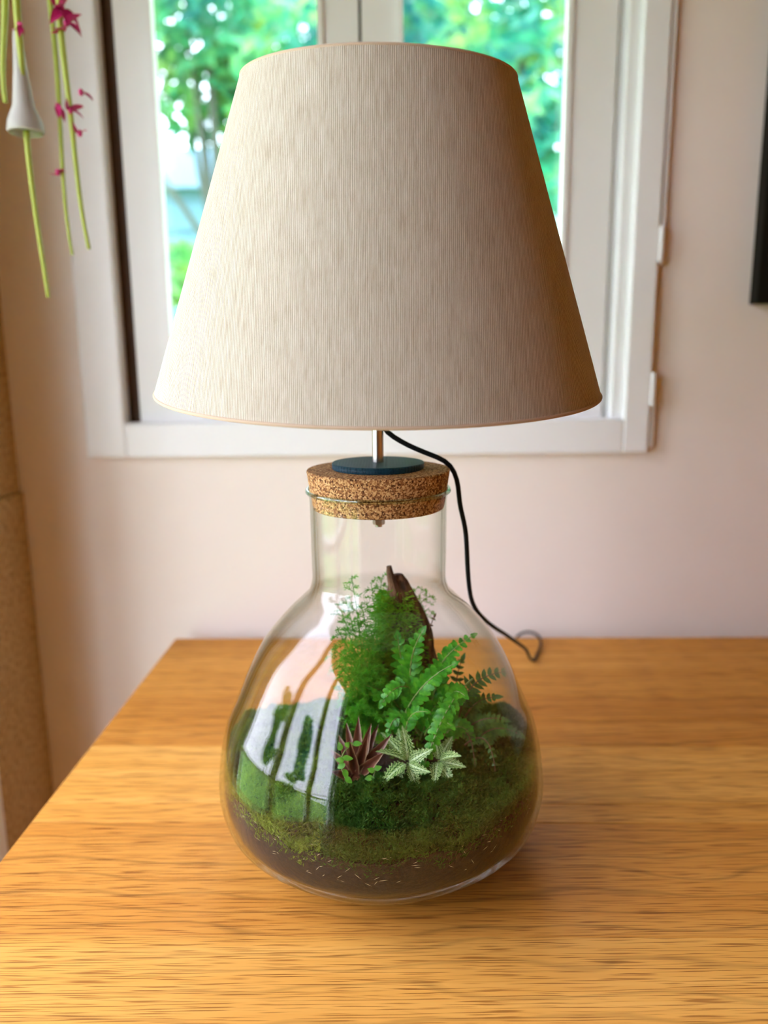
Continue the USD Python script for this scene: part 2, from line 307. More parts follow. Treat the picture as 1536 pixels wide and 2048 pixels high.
part('stem', lathe([(0, 1.178), (0.0058, 1.178), (0.0058, 1.33), (0.012, 1.33), (0.012, 1.37), (0, 1.37)], (LX, 0, 0), 32), M_STEEL, lamp)
part('lamp_bulb', lathe([(0, 1.37), (0.013, 1.37), (0.013, 1.385), (0.026, 1.405), (0.028, 1.422), (0.02, 1.442), (0, 1.448)], (LX, 0, 0), 32), plain('bulb_glass', (0.85, 0.85, 0.83), 0.2), lamp, smooth=40)
n = {'g': ('geometry', {}), 'v': ('voronoi_texture', {'scale': 330.0, 'randomness': 0.25}), 'r': ('rgb_ramp', {'ramp': [(0.0, (0.002, 0.014, 0.024)), (0.5, (0.005, 0.034, 0.052)), (1.0, (0.008, 0.045, 0.068))]}),
     'b': ('bump', {'strength': 0.8, 'distance': 0.0008, 'invert': True}), 'p': ('principled_bsdf', {'roughness': 0.5, 'specular_ior_level': 0.22})}
M_PLATE = mat('teal_enamel', n, [('g.position', 'v.vector'), ('v.distance', 'r.fac'), ('r.color', 'p.base_color'), ('v.distance', 'b.height'), ('b.normal', 'p.normal')])
part('mounting_plate', lathe([(0, 1.1738), (0.0462, 1.1738), (0.0473, 1.1748), (0.0475, 1.1792), (0.0468, 1.1804), (0.0, 1.1806)], (LX, 0, 0), 96), M_PLATE, lamp)
n = {'g': ('geometry', {}), 'v': ('voronoi_texture', {'scale': 640.0}), 'n': ('noise_texture', {'scale': 560.0, 'detail': 3.0}), 'mm': ('mix', {'fac': 0.5}), 'r': ('rgb_ramp', {'ramp': [(0.30, (0.07, 0.022, 0.008)), (0.46, (0.27, 0.105, 0.038)), (0.56, (0.50, 0.26, 0.105)), (0.75, (0.66, 0.42, 0.21))]}),
     'b': ('bump', {'strength': 0.7, 'distance': 0.0008}), 'p': ('principled_bsdf', {'roughness': 0.85, 'specular_ior_level': 0.2})}
M_CORK = mat('granulated_cork', n, [('g.position', 'v.vector'), ('g.position', 'n.vector'), ('v.color', 'mm.color1'), ('n.fac', 'mm.color2'), ('mm.color', 'r.fac'), ('r.color', 'p.base_color'), ('n.fac', 'b.height'), ('b.normal', 'p.normal')])
part('cork_stopper', lathe([(0, 1.1334), (0.0664, 1.1334), (0.0678, 1.1342), (0.0736, 1.1722), (0.0727, 1.1736), (0, 1.1738)], (LX, 0, 0), 128), M_CORK, lamp, smooth=40)
part('fixing_bolt', join(lathe([(0, 1.115), (0.0060, 1.115), (0.0064, 1.116), (0.0064, 1.1336), (0, 1.1336)], (LX, 0, 0), 6), lathe([(0, 1.1125), (0.0036, 1.1125), (0.0036, 1.116), (0, 1.116)], (LX, 0, 0), 16)), M_STEEL, lamp, smooth=20)
def at(px, py, Y):               # a point of the plane y = Y
    d = (px - 768) / FPX * _r2 - (py - 1024) / FPX * _u2 + _f
    return CAM + d * ((Y - CAM[1]) / d[1])
cp = [(LX + .0045, -.001, 1.226), (LX + .0075, -.001, 1.214), (.014, -.003, 1.204), (.030, -.004, 1.1955), (.050, -.003, 1.187), (.0665, 0, 1.1775), (.0755, .003, 1.161), (.0795, .008, 1.135)] + [tuple(at(*q)) for q in ((929, 1050, .014), (934, 1110, .022), (937, 1160, .036), (945, 1205, .060), (965, 1235, .095), (1002, 1263, .175), (1038, 1288, .30), (1055, 1304, .42))] + \
     [tuple(at(1063, 1319, .50)), (.2630, .514, .7535), (.2760, .545, .7540), (.2905, .588, .757), (.2900, .622, .761), (.2760, .6430, .7600), (.2600, .6560, .7480), (.2570, .6630, .70), (.2570, .665, .55), (.2570, .665, .30), (.262, .667, .06), (.29, .67, .012), (.36, .672, .012)]
part('power_cord', tube(spline(cp, 220), 0.0026, 10), M_CORD, lamp, smooth=True)

# ------------------------------------------------------------------ glass jar
GX = -0.0058
PROF = [(0.0, 0.0), (0.075, 0.0005), (0.102, 0.004), (0.127, 0.014), (0.150, 0.032), (0.1712, 0.055), (0.1769, 0.085), (0.1740, 0.115), (0.1665, 0.150), (0.1535, 0.18), (0.1405, 0.21), (0.1241, 0.24), (0.1065, 0.262), (0.0945, 0.275), (0.0840, 0.285), (0.0730, 0.298), (0.0702, 0.312), (0.0706, 0.335), (0.0708, 0.375), (0.0712, 0.395), (0.0728, 0.4005), (0.0736, 0.4020)]
from scipy.interpolate import PchipInterpolator
pr = np.array(PROF); arc = np.r_[0, np.cumsum(np.linalg.norm(np.diff(pr, axis=0), axis=1))]
si = np.linspace(0, arc[-1], 130)
outer = np.c_[PchipInterpolator(arc, pr[:, 0])(si), PchipInterpolator(arc, pr[:, 1])(si)]
tg = np.gradient(outer, axis=0); nm = np.c_[-tg[:, 1], tg[:, 0]] / np.linalg.norm(tg, axis=1)[:, None]
thick = np.interp(si, [0, arc[4], arc[8], arc[-1]], [0.0065, 0.0055, 0.0032, 0.0028])
inner = outer + nm * thick[:, None]; inner[0, 0] = 0; inner[:, 0] = np.maximum(inner[:, 0], 0)
inner = inner[(inner[:, 1] > 0.0045)]; inner[0, 0] = 0
inner[-1] = (outer[-1, 0] - 0.0026, 0.4020)
jp = np.vstack([outer, [(outer[-1, 0] - .0013, 0.4028)], inner[::-1]])
jm = lathe(jp, (GX, 0, TZ), 160)
jar = thing('glass_jar', 'large pear shaped clear glass jar with a straight neck, closed by the cork stopper', 'jar', (GX, 0, TZ))
part('body', jm, M_JAR, jar, smooth=40)
a_ = np.linspace(0, 2 * PI, 17)[:-1]; part('rim', lathe([(0.0733 + .0019 * math.cos(t), .4019 + .0023 * math.sin(t)) for t in a_], (GX, 0, TZ), 160, closed=True), M_RIM, jar, smooth=True)
k_eq = np.argmax(inner[:, 0])
def r_in(z): return np.interp(z, inner[:, 1], inner[:, 0])

# ------------------------------------------------------------------ soil and moss
def leaf_mat_island(name, stops, rough=0.6, tr=0.3, spec=.3, mixn=.35, scale=60):
    """Colour varies from blade to blade."""
    n = {'g': ('geometry', {}), 'n': ('noise_texture', {'scale': scale, 'detail': 3.0}), 'mx': ('mix', {'fac': mixn}), 'r': ('rgb_ramp', {'ramp': stops}), 'p': ('principled_bsdf', {'roughness': rough, 'specular_ior_level': spec}), 't': ('translucent_bsdf', {}), 'mc': ('mix_closure', {'fac': tr})}
    return mat(name, n, [('g.position', 'n.vector'), ('g.random_per_island', 'mx.color1'), ('n.color', 'mx.color2'), ('mx.color', 'r.fac'), ('r.color', 'p.base_color'), ('r.color', 't.color'), ('p.BSDF', 'mc.closure1'), ('t.BSDF', 'mc.closure2')], 'mc.closure')
def hground(x, y):
    x = np.asarray(x, float); y = np.asarray(y, float)
    h = np.where(y < .05, 0.1185 + 0.135 * y, 0.12525 - 0.34 * (y - .05))
    crest = 0.014 * np.exp(-((y + 0.095) / 0.03) ** 2) * np.exp(-((x - .02) / .09) ** 2)
    bowl = -0.020 * np.exp(-((y + 0.02) / 0.045) ** 2) * np.exp(-((x - .015) / .075) ** 2)
    lumps = 0.020 * (meshkit.fbm(np.stack([x * 28, y * 28, 0 * x + 3.3], -1), 3, 5) - .5)
    edge = 0.012 * (meshkit.fbm(np.stack([x * 60, y * 60, 0 * x + 9.3], -1), 2, 9) - .5)
    return h + crest + bowl + lumps + edge
def rim_at(t, gap):          # where the soil meets the glass in direction t
    r = 0.15
    for _ in range(30): r = .5 * r + .5 * (r_in(hground(r * math.cos(t), r * math.sin(t))) - gap)
    return r
nth = 144; ths = np.linspace(0, 2 * PI, nth, endpoint=False); V = []; rows = 0
for i, t in enumerate(ths):
    R = rim_at(t, 0.0012); zt = float(hground(R * math.cos(t), R * math.sin(t))); zs = np.linspace(0.012, zt - .003, 12)
    col = [(max(r_in(z) - 0.0012 - .0012 * meshkit.noise(np.array([math.cos(t) * 30, math.sin(t) * 30, z * 160])), 0) * 1.0, z) for z in zs]
    top = [(R * q, None) for q in (0.97, .9, .8, .68, .55, .4, .25, .1)]
    for r, z in col + top:
        x, y = r * math.cos(t), r * math.sin(t)
        V.append((x + GX, y, TZ + (z if z is not None else float(hground(x, y)) - .003)))
V = np.array(V); rows = len(V) // nth; F = []
for i in range(nth):
    a, b = i * rows, ((i + 1) % nth) * rows; j = np.arange(rows - 1); F += [np.c_[a + j, b + j, b + j + 1], np.c_[a + j, b + j + 1, a + j + 1]]
V = np.vstack([V, [(GX, 0, TZ + .012), (GX, 0, TZ + float(hground(0, 0)) - .003)]]); i = np.arange(nth); i2 = (i + 1) % nth
F += [np.c_[np.full(nth, len(V) - 2), i2 * rows, i * rows], np.c_[np.full(nth, len(V) - 1), i * rows + rows - 1, i2 * rows + rows - 1]]
M_SOIL = mottled('potting_soil', [(0.3, (0.004, 0.001, 0.0004)), (0.5, (0.012, 0.003, 0.001)), (0.72, (0.035, 0.013, 0.004)), (0.85, (0.10, 0.05, 0.02))], 260, 0.95, 0.8, 0.002, 5)
soil = solo('soil_bed', trimesh.Trimesh(V, np.vstack(F), process=False), M_SOIL, 'dark brown potting soil filling the bottom of the glass jar', 'soil', kind='stuff')

def quads_blades(pos, nrm, length, width, lean, r=rng):
    """n tiny tapered two-triangle blades as one mesh."""
    k = len(pos); a = r.uniform(0, 2 * PI, k); d = nrm + lean[:, None] * np.c_[np.cos(a), np.sin(a), 0 * a]; d /= np.linalg.norm(d, axis=1)[:, None]
    b = r.uniform(0, 2 * PI, k); s = np.cross(d, np.c_[np.cos(b), np.sin(b), 0 * b]); s /= np.linalg.norm(s, axis=1)[:, None] + 1e-9
    mid = pos + d * (length * .55)[:, None] ; tip = pos + d * length[:, None] + np.c_[np.cos(a), np.sin(a), -.3 + 0 * a] * (length * .18)[:, None]
    v = np.stack([pos - s * (width * .3)[:, None], mid - s * (width * .5)[:, None], mid + s * (width * .5)[:, None], tip], 1).reshape(-1, 3)
    o = np.arange(k)[:, None] * 4; f = np.vstack([o + [[0, 1, 2]], o + [[1, 3, 2]]]); return v, f
def moss_patch(name, keep, n, stops, label, seed, lift=0.004, wall=0):
    r = np.random.default_rng(seed); x = r.uniform(-.175, .175, n * 3); y = r.uniform(-.175, .175, n * 3)
    h = hground(x, y); q = np.hypot(x, y); ok = (q < r_in(h) - 0.004) & keep(x, y); x, y, h = x[ok][:n], y[ok][:n], h[ok][:n]
    cush = 0.010 * meshkit.fbm(np.c_[x * 75, y * 75, 0 * x + seed], 2, seed)
    P = np.c_[x, y, h - .003 + cush]
    N = np.c_[0 * x, 0 * x - .2, 0 * x + 1] + (r.normal(0, .25, (len(x), 3)))
    if wall:                                    # moss pressed against the glass, hanging a little over the soil's edge
        t = r.uniform(0, 2 * PI, wall); R = np.array([rim_at(a, .004) for a in np.linspace(0, 2 * PI, 120)]); Rw = np.interp(t % (2 * PI), np.linspace(0, 2 * PI, 120), R)
        xx, yy = Rw * np.cos(t), Rw * np.sin(t); k = keep(xx, yy); t, xx, yy = t[k], xx[k], yy[k]
        zz = hground(xx, yy) + .004 - r.uniform(0, 1, len(t)) ** 1.6 * (.008 + .030 * meshkit.fbm(np.c_[np.cos(t) * 9, np.sin(t) * 9, 0 * t + seed], 3, seed + 3)); rw = r_in(zz) - .0042
        P = np.vstack([P, np.c_[rw * np.cos(t), rw * np.sin(t), zz]]); N = np.vstack([N, np.c_[np.cos(t) * .15, np.sin(t) * .15, .9 + 0 * t] + r.normal(0, .3, (len(t), 3))])
    N /= np.linalg.norm(N, axis=1)[:, None]; k = len(P)
    P = P + np.array([GX, 0, TZ])
    parts_v, parts_f, o = [], [], 0
    for b in range(4):
        v, f = quads_blades(P + r.normal(0, .0012, P.shape) * [1, 1, .5], N, r.uniform(.0035, .0085, k), r.uniform(.0008, .0017, k), r.uniform(.1, .9, k), r)
        # keep every blade inside the glass
        c = v - [GX, 0, TZ]; q = np.hypot(c[:, 0], c[:, 1]); lim = r_in(c[:, 2]) - .0012; s = np.minimum(1, lim / np.maximum(q, 1e-6)); v[:, 0] = GX + c[:, 0] * s; v[:, 1] = c[:, 1] * s
        parts_v.append(v); parts_f.append(f + o); o += len(v)
    m = leaf_mat_island(name + '_look_%d' % seed, stops, 0.7, .2, .2)
    return solo(name, (np.vstack(parts_v), np.vstack(parts_f)), m, label, 'moss', smooth=False, kind='stuff')
moss_patch('moss_cushion', lambda x, y: (y < -.052 + .12 * np.abs(x - .02)) & (x > -.055), 17000, [(.15, (.02, .07, .004)), (.5, (.12, .24, .012)), (.85, (.46, .55, .06))], 'dense green moss cushion on the soil in front of the terrarium plants', 21, wall=9000)
moss_patch('moss_cushion', lambda x, y: (x <= -.055), 14000, [(.15, (.09, .15, .006)), (.5, (.36, .44, .02)), (.85, (.70, .72, .10))], 'yellow-green moss cushion along the left side of the jar behind the reflection', 22, wall=9000)
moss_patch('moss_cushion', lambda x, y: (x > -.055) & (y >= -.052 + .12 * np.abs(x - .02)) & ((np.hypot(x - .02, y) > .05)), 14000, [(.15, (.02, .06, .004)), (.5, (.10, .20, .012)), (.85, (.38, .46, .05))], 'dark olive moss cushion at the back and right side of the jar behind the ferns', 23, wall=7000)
r = np.random.default_rng(5); k = 110; t = r.uniform(PI * .95, PI * 2.05, k); R = np.interp(t % (2 * PI), np.linspace(0, 2 * PI, 120), [rim_at(a, .003) for a in np.linspace(0, 2 * PI, 120)]); zz = hground(R * np.cos(t), R * np.sin(t)) - r.uniform(-.004, .028, k); rr = r_in(zz) - .0016
P = np.c_[GX + rr * np.cos(t), rr * np.sin(t), TZ + zz]; tang = np.c_[-np.sin(t), np.cos(t), r.normal(0, .7, k)]; tang /= np.linalg.norm(tang, axis=1)[:, None]; L = r.uniform(.0015, .0045, k)[:, None]
up = np.cross(tang, np.c_[np.cos(t), np.sin(t), 0 * t]) * .00035
v = np.stack([P - tang * L, P - up, P + tang * L, P + up], 1).reshape(-1, 3); f = np.arange(k)[:, None] * 4 + [[0, 1, 2]]; f2 = np.arange(k)[:, None] * 4 + [[0, 2, 3]]
part('straw_fleck', (v, np.vstack([f, f2])), plain('straw', (.62, .55, .38), .7), soil, smooth=False, kind='stuff') if False else solo('straw_fleck', (v, np.vstack([f, f2])), plain('straw', (.42, .34, .20), .8), 'pale straw flecks scattered in the moss and soil against the glass', 'straw', smooth=False, kind='stuff')
# ------------------------------------------------------------------ plants inside the jar
def inside(v, gap=0.003):
    v = np.array(v, float); c = v - [GX, 0, TZ]; q = np.hypot(c[:, 0], c[:, 1]); lim = r_in(c[:, 2]) - gap
    s = np.minimum(1, lim / np.maximum(q, 1e-6)); v[:, 0] = GX + c[:, 0] * s; v[:, 1] = c[:, 1] * s; return v
def bez(a, b, c, n):
    t = np.linspace(0, 1, n)[:, None]; return (1 - t) ** 2 * a + 2 * t * (1 - t) * b + t * t * c
def unit(a): return a / (np.linalg.norm(a) + 1e-12)
def leaf(o, d, nrm, L, W, n=6, shape='oval', fold=.15, curl=.2, scallop=0):
    """A leaf blade from o along d: midrib plus two edge rows; returns vertices, faces, uv."""
    d = unit(np.array(d, float)); s = unit(np.cross(d, nrm)); u = np.cross(s, d); V, UV, F = [], [], []
    for i in range(n + 1):
        t = i / n
        w = {'oval': math.sin(PI * min(t ** .8, 1)) ** .8, 'lance': (math.sin(PI * min(.12 + .88 * t, 1)) ** .9) * (1 - .45 * t), 'strap': min(1, t * 5 + .55) * (1 - t ** 3) ** .7, 'round': math.sqrt(max(0, 1 - (2 * t - 1) ** 2))}[shape] if t < 1 else 0.0
        if scallop and 0 < i < n: w *= 1 + scallop * (1 if i % 2 else -1)
        c = o + d * (L * t) - u * (curl * L * t * t)
        for sgn in (-1, 0, 1):
            V.append(c + s * (sgn * W * .5 * w) + u * (abs(sgn) * fold * W * w)); UV.append((sgn, t))
    for i in range(n):
        a = 3 * i; F += [(a, a + 1, a + 4), (a, a + 4, a + 3), (a + 1, a + 2, a + 5), (a + 1, a + 5, a + 4)]
    return np.array(V), np.array(F), np.array(UV)
def leaf_mat(name, stops, rough=0.45, tr=0.3, scale=140, spec=.4): return mottled(name, stops, scale, rough, translucent=tr, spec=spec)
M_FERN = leaf_mat('bright_fern_leaf', [(.25, (.012, .10, .006)), (.5, (.04, .24, .010)), (.8, (.15, .44, .025))], .4, .22)
M_DKFERN = leaf_mat('dark_fern_leaf', [(.3, (.020, .065, .012)), (.6, (.06, .15, .022)), (.85, (.15, .24, .04))])
M_ASP = leaf_mat_island('asparagus_needle', [(.15, (.05, .26, .008)), (.5, (.24, .56, .03)), (.85, (.62, .84, .14))], .6, .5)
M_STEMG = plain('green_stem', (.14, .20, .04), .5)
M_STEMB = plain('brown_stem', (.10, .05, .02), .6)
M_WOOD = mottled('dark_driftwood', [(.3, (.012, .005, .003)), (.5, (.07, .03, .014)), (.72, (.24, .12, .06))], 160, .9, 1.0, .004, 5, (1, 1, .3))
M_BARK = mottled('red_bark', [(.3, (.06, .015, .008)), (.55, (.24, .08, .04)), (.8, (.48, .24, .14))], 160, .8, .8, .002, 5)

# driftwood shard
st = thing('driftwood', 'dark jagged driftwood shard standing upright at the top of the planting', 'wood', at(812, 1440, .02) * [1, 1, 0] + [0, 0, TZ + .10])
spn = spline([at(832, 1480, .025), at(828, 1400, .022), at(824, 1330, .02), at(815, 1262, .018), at(803, 1205, .016), at(796, 1170, .016), at(794, 1148, .016)], 26)
w = tube(spn, np.interp(np.linspace(0, 1, 26), [0, .45, .7, .86, .96, 1], [.036, .032, .024, .0165, .0105, .0055]), 28)
v = np.array(w.vertices); c = spn[np.clip(np.arange(len(v)) // 28, 0, 25)]; dlt = v - c; a = np.arctan2(dlt[:, 1], dlt[:, 0])
k = .62 + .5 * meshkit.fbm(np.c_[np.cos(a) * 2.2, np.sin(a) * 2.2, v[:, 2] * 22], 3, 4) + .42 * np.abs(meshkit.fbm(np.c_[np.cos(a) * 6, np.sin(a) * 6, v[:, 2] * 14], 2, 14) - .5) * 2; w.vertices = c + dlt * k[:, None] * [1, .7, 1]
w.vertices = inside(w.vertices); part('wood', w, M_WOOD, st, smooth=40)
pz = tube(spline([at(800, 1215, .012), at(786, 1170, .008), at(781, 1150, .008), at(778, 1132, .008)], 10), np.linspace(.009, .0028, 10), 7); part('prong', pz, M_WOOD, st, smooth=False)
r = np.random.default_rng(31); wv = np.array(w.vertices); vn = wv - spn[np.clip(np.arange(len(wv)) // 28, 0, 25)]; vn /= np.linalg.norm(vn, axis=1)[:, None] + 1e-9; ok = np.where((vn[:, 0] < .60) & (vn[:, 1] < .4) & (np.arange(len(wv)) // 28 < 23) & (meshkit.fbm(wv * 55, 3, 6) > .36))[0]
i = ok[r.integers(0, len(ok), 9000)]; nn = vn[i] + [0, 0, .35] + r.normal(0, .25, (len(i), 3)); nn /= np.linalg.norm(nn, axis=1)[:, None]
v, f = quads_blades(wv[i] + r.normal(0, .0038, (len(i), 3)), nn, r.uniform(.004, .009, len(i)), r.uniform(.0009, .0017, len(i)), r.uniform(.2, .9, len(i)), r)
part('moss', (inside(v), f), leaf_mat_island('wood_moss', [(.1, (.08, .22, .006)), (.5, (.34, .60, .025)), (.85, (.68, .84, .10))], .8, .35), st, smooth=False, kind='stuff', label='green moss on the wood')

# asparagus fern: fine feathery sprays
asp = thing('asparagus_fern', 'light green feathery asparagus fern filling the left half of the planting', 'plant', at(735, 1490, -.005) * [1, 1, 0] + [0, 0, TZ + .11])
r = np.random.default_rng(12)
def feather(path, seed, n=22, bl=(.010, .026), start=.28, flat=.35, m=M_ASP):
    r = np.random.default_rng(seed); st_ = tube(path, np.linspace(.0009, .00035, len(path)), 5); P, N, LL = [], [], []
    stems = [st_]
    for q in range(n):
        t = start + (1 - start) * (q + .5) / n; x = t * (len(path) - 1); i = min(int(x), len(path) - 2); o = path[i] + (path[i + 1] - path[i]) * (x - i); tg = unit(path[i + 1] - path[i])
        side = unit(np.cross(tg, [0.1, -1, .15])) * (1 if q % 2 else -1); d = unit(side + tg * .55 + r.normal(0, flat, 3)); Lb = r.uniform(*bl) * (1 - .55 * t ** 2)
        stems.append(tube(np.array([o, o + d * Lb * .5 - [0, 0, .001], o + d * Lb - [0, 0, .0035]]), .0003, 4))
        k = 26; tt = r.uniform(.1, 1, k); P.append(o + d * (Lb * tt)[:, None] - np.c_[0 * tt, 0 * tt, .0035 * tt ** 2]); nn = d * .55 + r.normal(0, .6, (k, 3)); N.append(nn / np.linalg.norm(nn, axis=1)[:, None])
    k = 26; x = r.uniform(.75, 1, k) * (len(path) - 1.01); P.append(path[x.astype(int)]); nn = unit(path[-1] - path[-3]) + r.normal(0, .5, (k, 3)); N.append(nn / np.linalg.norm(nn, axis=1)[:, None])
    P, N = np.vstack(P), np.vstack(N); v, f = quads_blades(P, N, r.uniform(.003, .0058, len(P)), r.uniform(.00055, .0009, len(P)), r.uniform(0, .3, len(P)), r)
    b = trimesh.util.concatenate(stems); V = np.vstack([b.vertices, v]); F = np.vstack([b.faces, f + len(b.vertices)]); return inside(V), F
tips = [(703, 1153, .0), (742, 1165, .0), (766, 1148, .01), (682, 1222, .0), (676, 1262, -.02), (690, 1196, .02), (722, 1205, -.02), (755, 1225, -.02), (742, 1262, -.03), (700, 1290, -.03), (862, 1190, .03), (858, 1216, .03), (838, 1172, .03), (676, 1330, -.03), (700, 1370, -.035), (742, 1335, -.04), (715, 1420, -.045), (765, 1385, -.04), (690, 1400, -.02), (740, 1300, -.03), (668, 1300, 0), (705, 1330, -.01), (730, 1390, -.03), (672, 1380, -.02), (755, 1430, -.05), (690, 1440, -.045), (720, 1350, .01), (750, 1300, .0), (762, 1185, -.01), (715, 1240, -.02)]
for q, (px, py, Y) in enumerate(tips):
    b = at(748 + r.uniform(-22, 22), 1480, .0); t_ = at(px, py, Y); c = at(748 + (px - 748) * .25, py + 20, Y + .005) if py > 1140 else t_
    c = (b + t_) / 2 + np.array([(b[0] - t_[0]) * .25, .004, abs(t_[0] - b[0]) * .45 + .01])
    part('frond', feather(bez(b, c, t_, 16), 100 + q), M_ASP, asp, smooth=False)

# ferns with separate leaflets
def fern_frond(root, m, a, b, c, n, L, W, mode='crenate', up=(0, -.75, .65), stem=M_STEMG, name='frond', drop=.15, start=.18, seed=0):
    r = np.random.default_rng(seed + 900); pth = bez(a, b, c, 20); fr = part(name, (inside(np.array((g := tube(pth, np.linspace(.0011, .0004, 20), 6)).vertices)), g.faces), stem, root)
    for q in range(n):
        t = start + (1 - start) * q / (n - .4); x = t * 19; i = min(int(x), 18); o = pth[i] + (pth[i + 1] - pth[i]) * (x - i); tg = unit(pth[i + 1] - pth[i]); sd = unit(np.cross(tg, up)); env = (math.sin(PI * min(1, .28 + .72 * t)) ** .7 + .12) if mode != 'long' else 1 - .75 * t
        for s in (-1, 1):
            d = unit(sd * s + tg * .55 + r.normal(0, .07, 3)); nm_ = unit(np.array(up, float) + r.normal(0, .12, 3))
            v, f, uv = leaf(o, d, nm_, L * env * r.uniform(.9, 1.1), W * (.55 + .45 * env), 6 if mode == 'crenate' else 5, 'strap' if mode == 'crenate' else 'lance', .10, drop, .16 if mode == 'crenate' else 0.06)
            part('pinna', (inside(v), f), m, fr, smooth=True)
    v, f, uv = leaf(pth[-2], pth[-1] - pth[-3], np.array(up, float), L * .7, W * .9, 5, 'lance', .1, drop); part('pinna', (inside(v), f), m, fr, smooth=True)
bf = thing('bright_fern', 'bright green fern with scalloped leaflets in the middle of the jar', 'plant', at(850, 1500, -.03) * [1, 1, 0] + [0, 0, TZ + .115])
B = lambda *p: at(*p)
for q, (a, b, c, n, L, W) in enumerate([
        ((805, 1440, -.04), (835, 1360, -.05), (912, 1326, -.055), 10, .0125, .0085),
        ((852, 1400, -.02), (870, 1310, -.03), (952, 1268, -.02), 11, .0105, .0065),
        ((835, 1420, -.02), (800, 1330, -.03), (848, 1258, -.03), 10, .0135, .0085),
        ((945, 1358, -.03), (885, 1400, -.07), (836, 1572, -.085), 15, .0100, .0080),
        ((812, 1478, -.05), (808, 1415, -.06), (856, 1424, -.065), 8, .0085, .0062),
        ((845, 1400, -.03), (800, 1340, -.05), (762, 1412, -.06), 9, .0115, .0075),
        ((830, 1430, -.01), (800, 1330, -.02), (795, 1268, -.02), 9, .0125, .0080),
        ((880, 1440, -.03), (900, 1360, -.05), (930, 1392, -.06), 9, .0110, .0075),
        ((860, 1420, -.02), (880, 1330, -.03), (905, 1290, -.02), 9, .0115, .0075),
        ((850, 1470, -.04), (875, 1420, -.06), (905, 1455, -.07), 8, .0095, .0065),
        ((840, 1470, -.03), (790, 1400, -.05), (775, 1470, -.06), 8, .0090, .0065),
        ((820, 1460, .0), (790, 1380, -.01), (735, 1372, -.03), 10, .0125, .0080),
        ((870, 1470, .0), (930, 1380, .0), (962, 1400, -.01), 10, .0125, .0080),
        ((830, 1470, .01), (830, 1360, .01), (815, 1300, .0), 10, .0135, .0085),
        ((850, 1470, .01), (870, 1380, .01), (885, 1345, .0), 10, .0135, .0085),
        ((840, 1480, -.01), (860, 1420, -.03), (880, 1400, -.04), 8, .0120, .0080),
        ((820, 1480, -.01), (800, 1420, -.03), (765, 1435, -.04), 8, .0110, .0075),
        ((880, 1480, -.01), (920, 1430, -.03), (945, 1475, -.04), 9, .0110, .0075)]):
    fern_frond(bf, M_FERN, B(*a), B(*b), B(*c), n, L, W, seed=q)
df = thing('dark_fern', 'dark olive fern with narrow spaced leaflets reaching the right side of the glass', 'plant', at(930, 1480, .01) * [1, 1, 0] + [0, 0, TZ + .12])
for q, (a, b, c, n, L, W) in enumerate([
        ((918, 1440, -.01), (925, 1350, -.02), (1014, 1343, -.02), 10, .0215, .0082),
        ((925, 1450, -.01), (940, 1395, -.02), (992, 1394, -.02), 8, .0165, .0074),
        ((925, 1470, -.02), (955, 1425, -.03), (1010, 1440, -.03), 9, .0155, .0070),
        ((915, 1430, .01), (905, 1360, .02), (925, 1318, .02), 7, .0155, .0070),
        ((945, 1490, -.02), (985, 1435, -.03), (1040, 1470, -.03), 10, .0190, .0080),
        ((930, 1490, -.03), (985, 1440, -.05), (992, 1560, -.06), 9, .0105, .0050),
        ((910, 1480, -.02), (940, 1430, -.04), (950, 1530, -.06), 8, .0115, .0055)]):
    fern_frond(df, M_DKFERN, B(*a), B(*b), B(*c), n, L, W, 'long', stem=M_STEMB, seed=40 + q)
yf = thing('young_fern', 'small reddish brown young fern frond rising beside the driftwood tip', 'plant', at(862, 1330, .02) * [1, 1, 0] + [0, 0, TZ + .20])
fern_frond(yf, leaf_mat('young_fern_leaf', [(.3, (.07, .03, .012)), (.8, (.16, .12, .03))]), B(845, 1340, .02), B(850, 1270, .015), B(870, 1231, .01), 6, .0085, .0035, 'long', stem=M_STEMB, seed=70)
sf = thing('tiny_fern', 'tiny bright fern frond drooping over the front moss cushion', 'plant', at(820, 1585, -.095) * [1, 1, 0] + [0, 0, TZ + .105])
fern_frond(sf, M_FERN, B(815, 1590, -.085), B(830, 1562, -.098), B(858, 1600, -.104), 10, .0075, .0042, 'long', seed=80, drop=.25)

# red earth star
es = thing('earth_star', 'maroon earth star bromeliad with pointed pale edged leaves at the left front', 'plant', at(714, 1560, -.062) * [1, 1, 0] + [0, 0, TZ + .11])
n = {'uv': ('uvmap', {'attribute': 'st'}), 's': ('separate_xyz', {}), 'ab': ('math', {'math_type': 'absolute'}), 'r': ('rgb_ramp', {'ramp': [(0, (.055, .012, .007)), (.7, (.12, .030, .016)), (.88, (.26, .13, .07)), (1, (.36, .24, .14))]}), 'p': ('principled_bsdf', {'roughness': .38})}
M_STAR = mat('earth_star_leaf', n, [('uv.UV', 's.vector'), ('s.x', 'ab.value1'), ('ab.value', 'r.fac'), ('r.color', 'p.base_color')])
o = at(712, 1550, -.064)
for q, (px, py, Y, W) in enumerate([(717, 1436, -.055, .015), (742, 1450, -.06, .014), (782, 1472, -.072, .015), (692, 1446, -.05, .013), (766, 1508, -.085, .014), (676, 1470, -.05, .013), (660, 1500, -.06, .013), (664, 1545, -.08, .014), (758, 1448, -.045, .012), (700, 1490, -.088, .012), (690, 1585, -.09, .012), (735, 1475, -.08, .012)]):
    t_ = at(px, py, Y); d = t_ - o; v, f, uv = leaf(o, d, unit(np.cross(np.cross(d, [0, -1, .3]), d)), np.linalg.norm(d), W, 9, 'lance', .30, .10, .05); part('leaf', (inside(v), f), M_STAR, es, smooth=True, uv=uv)

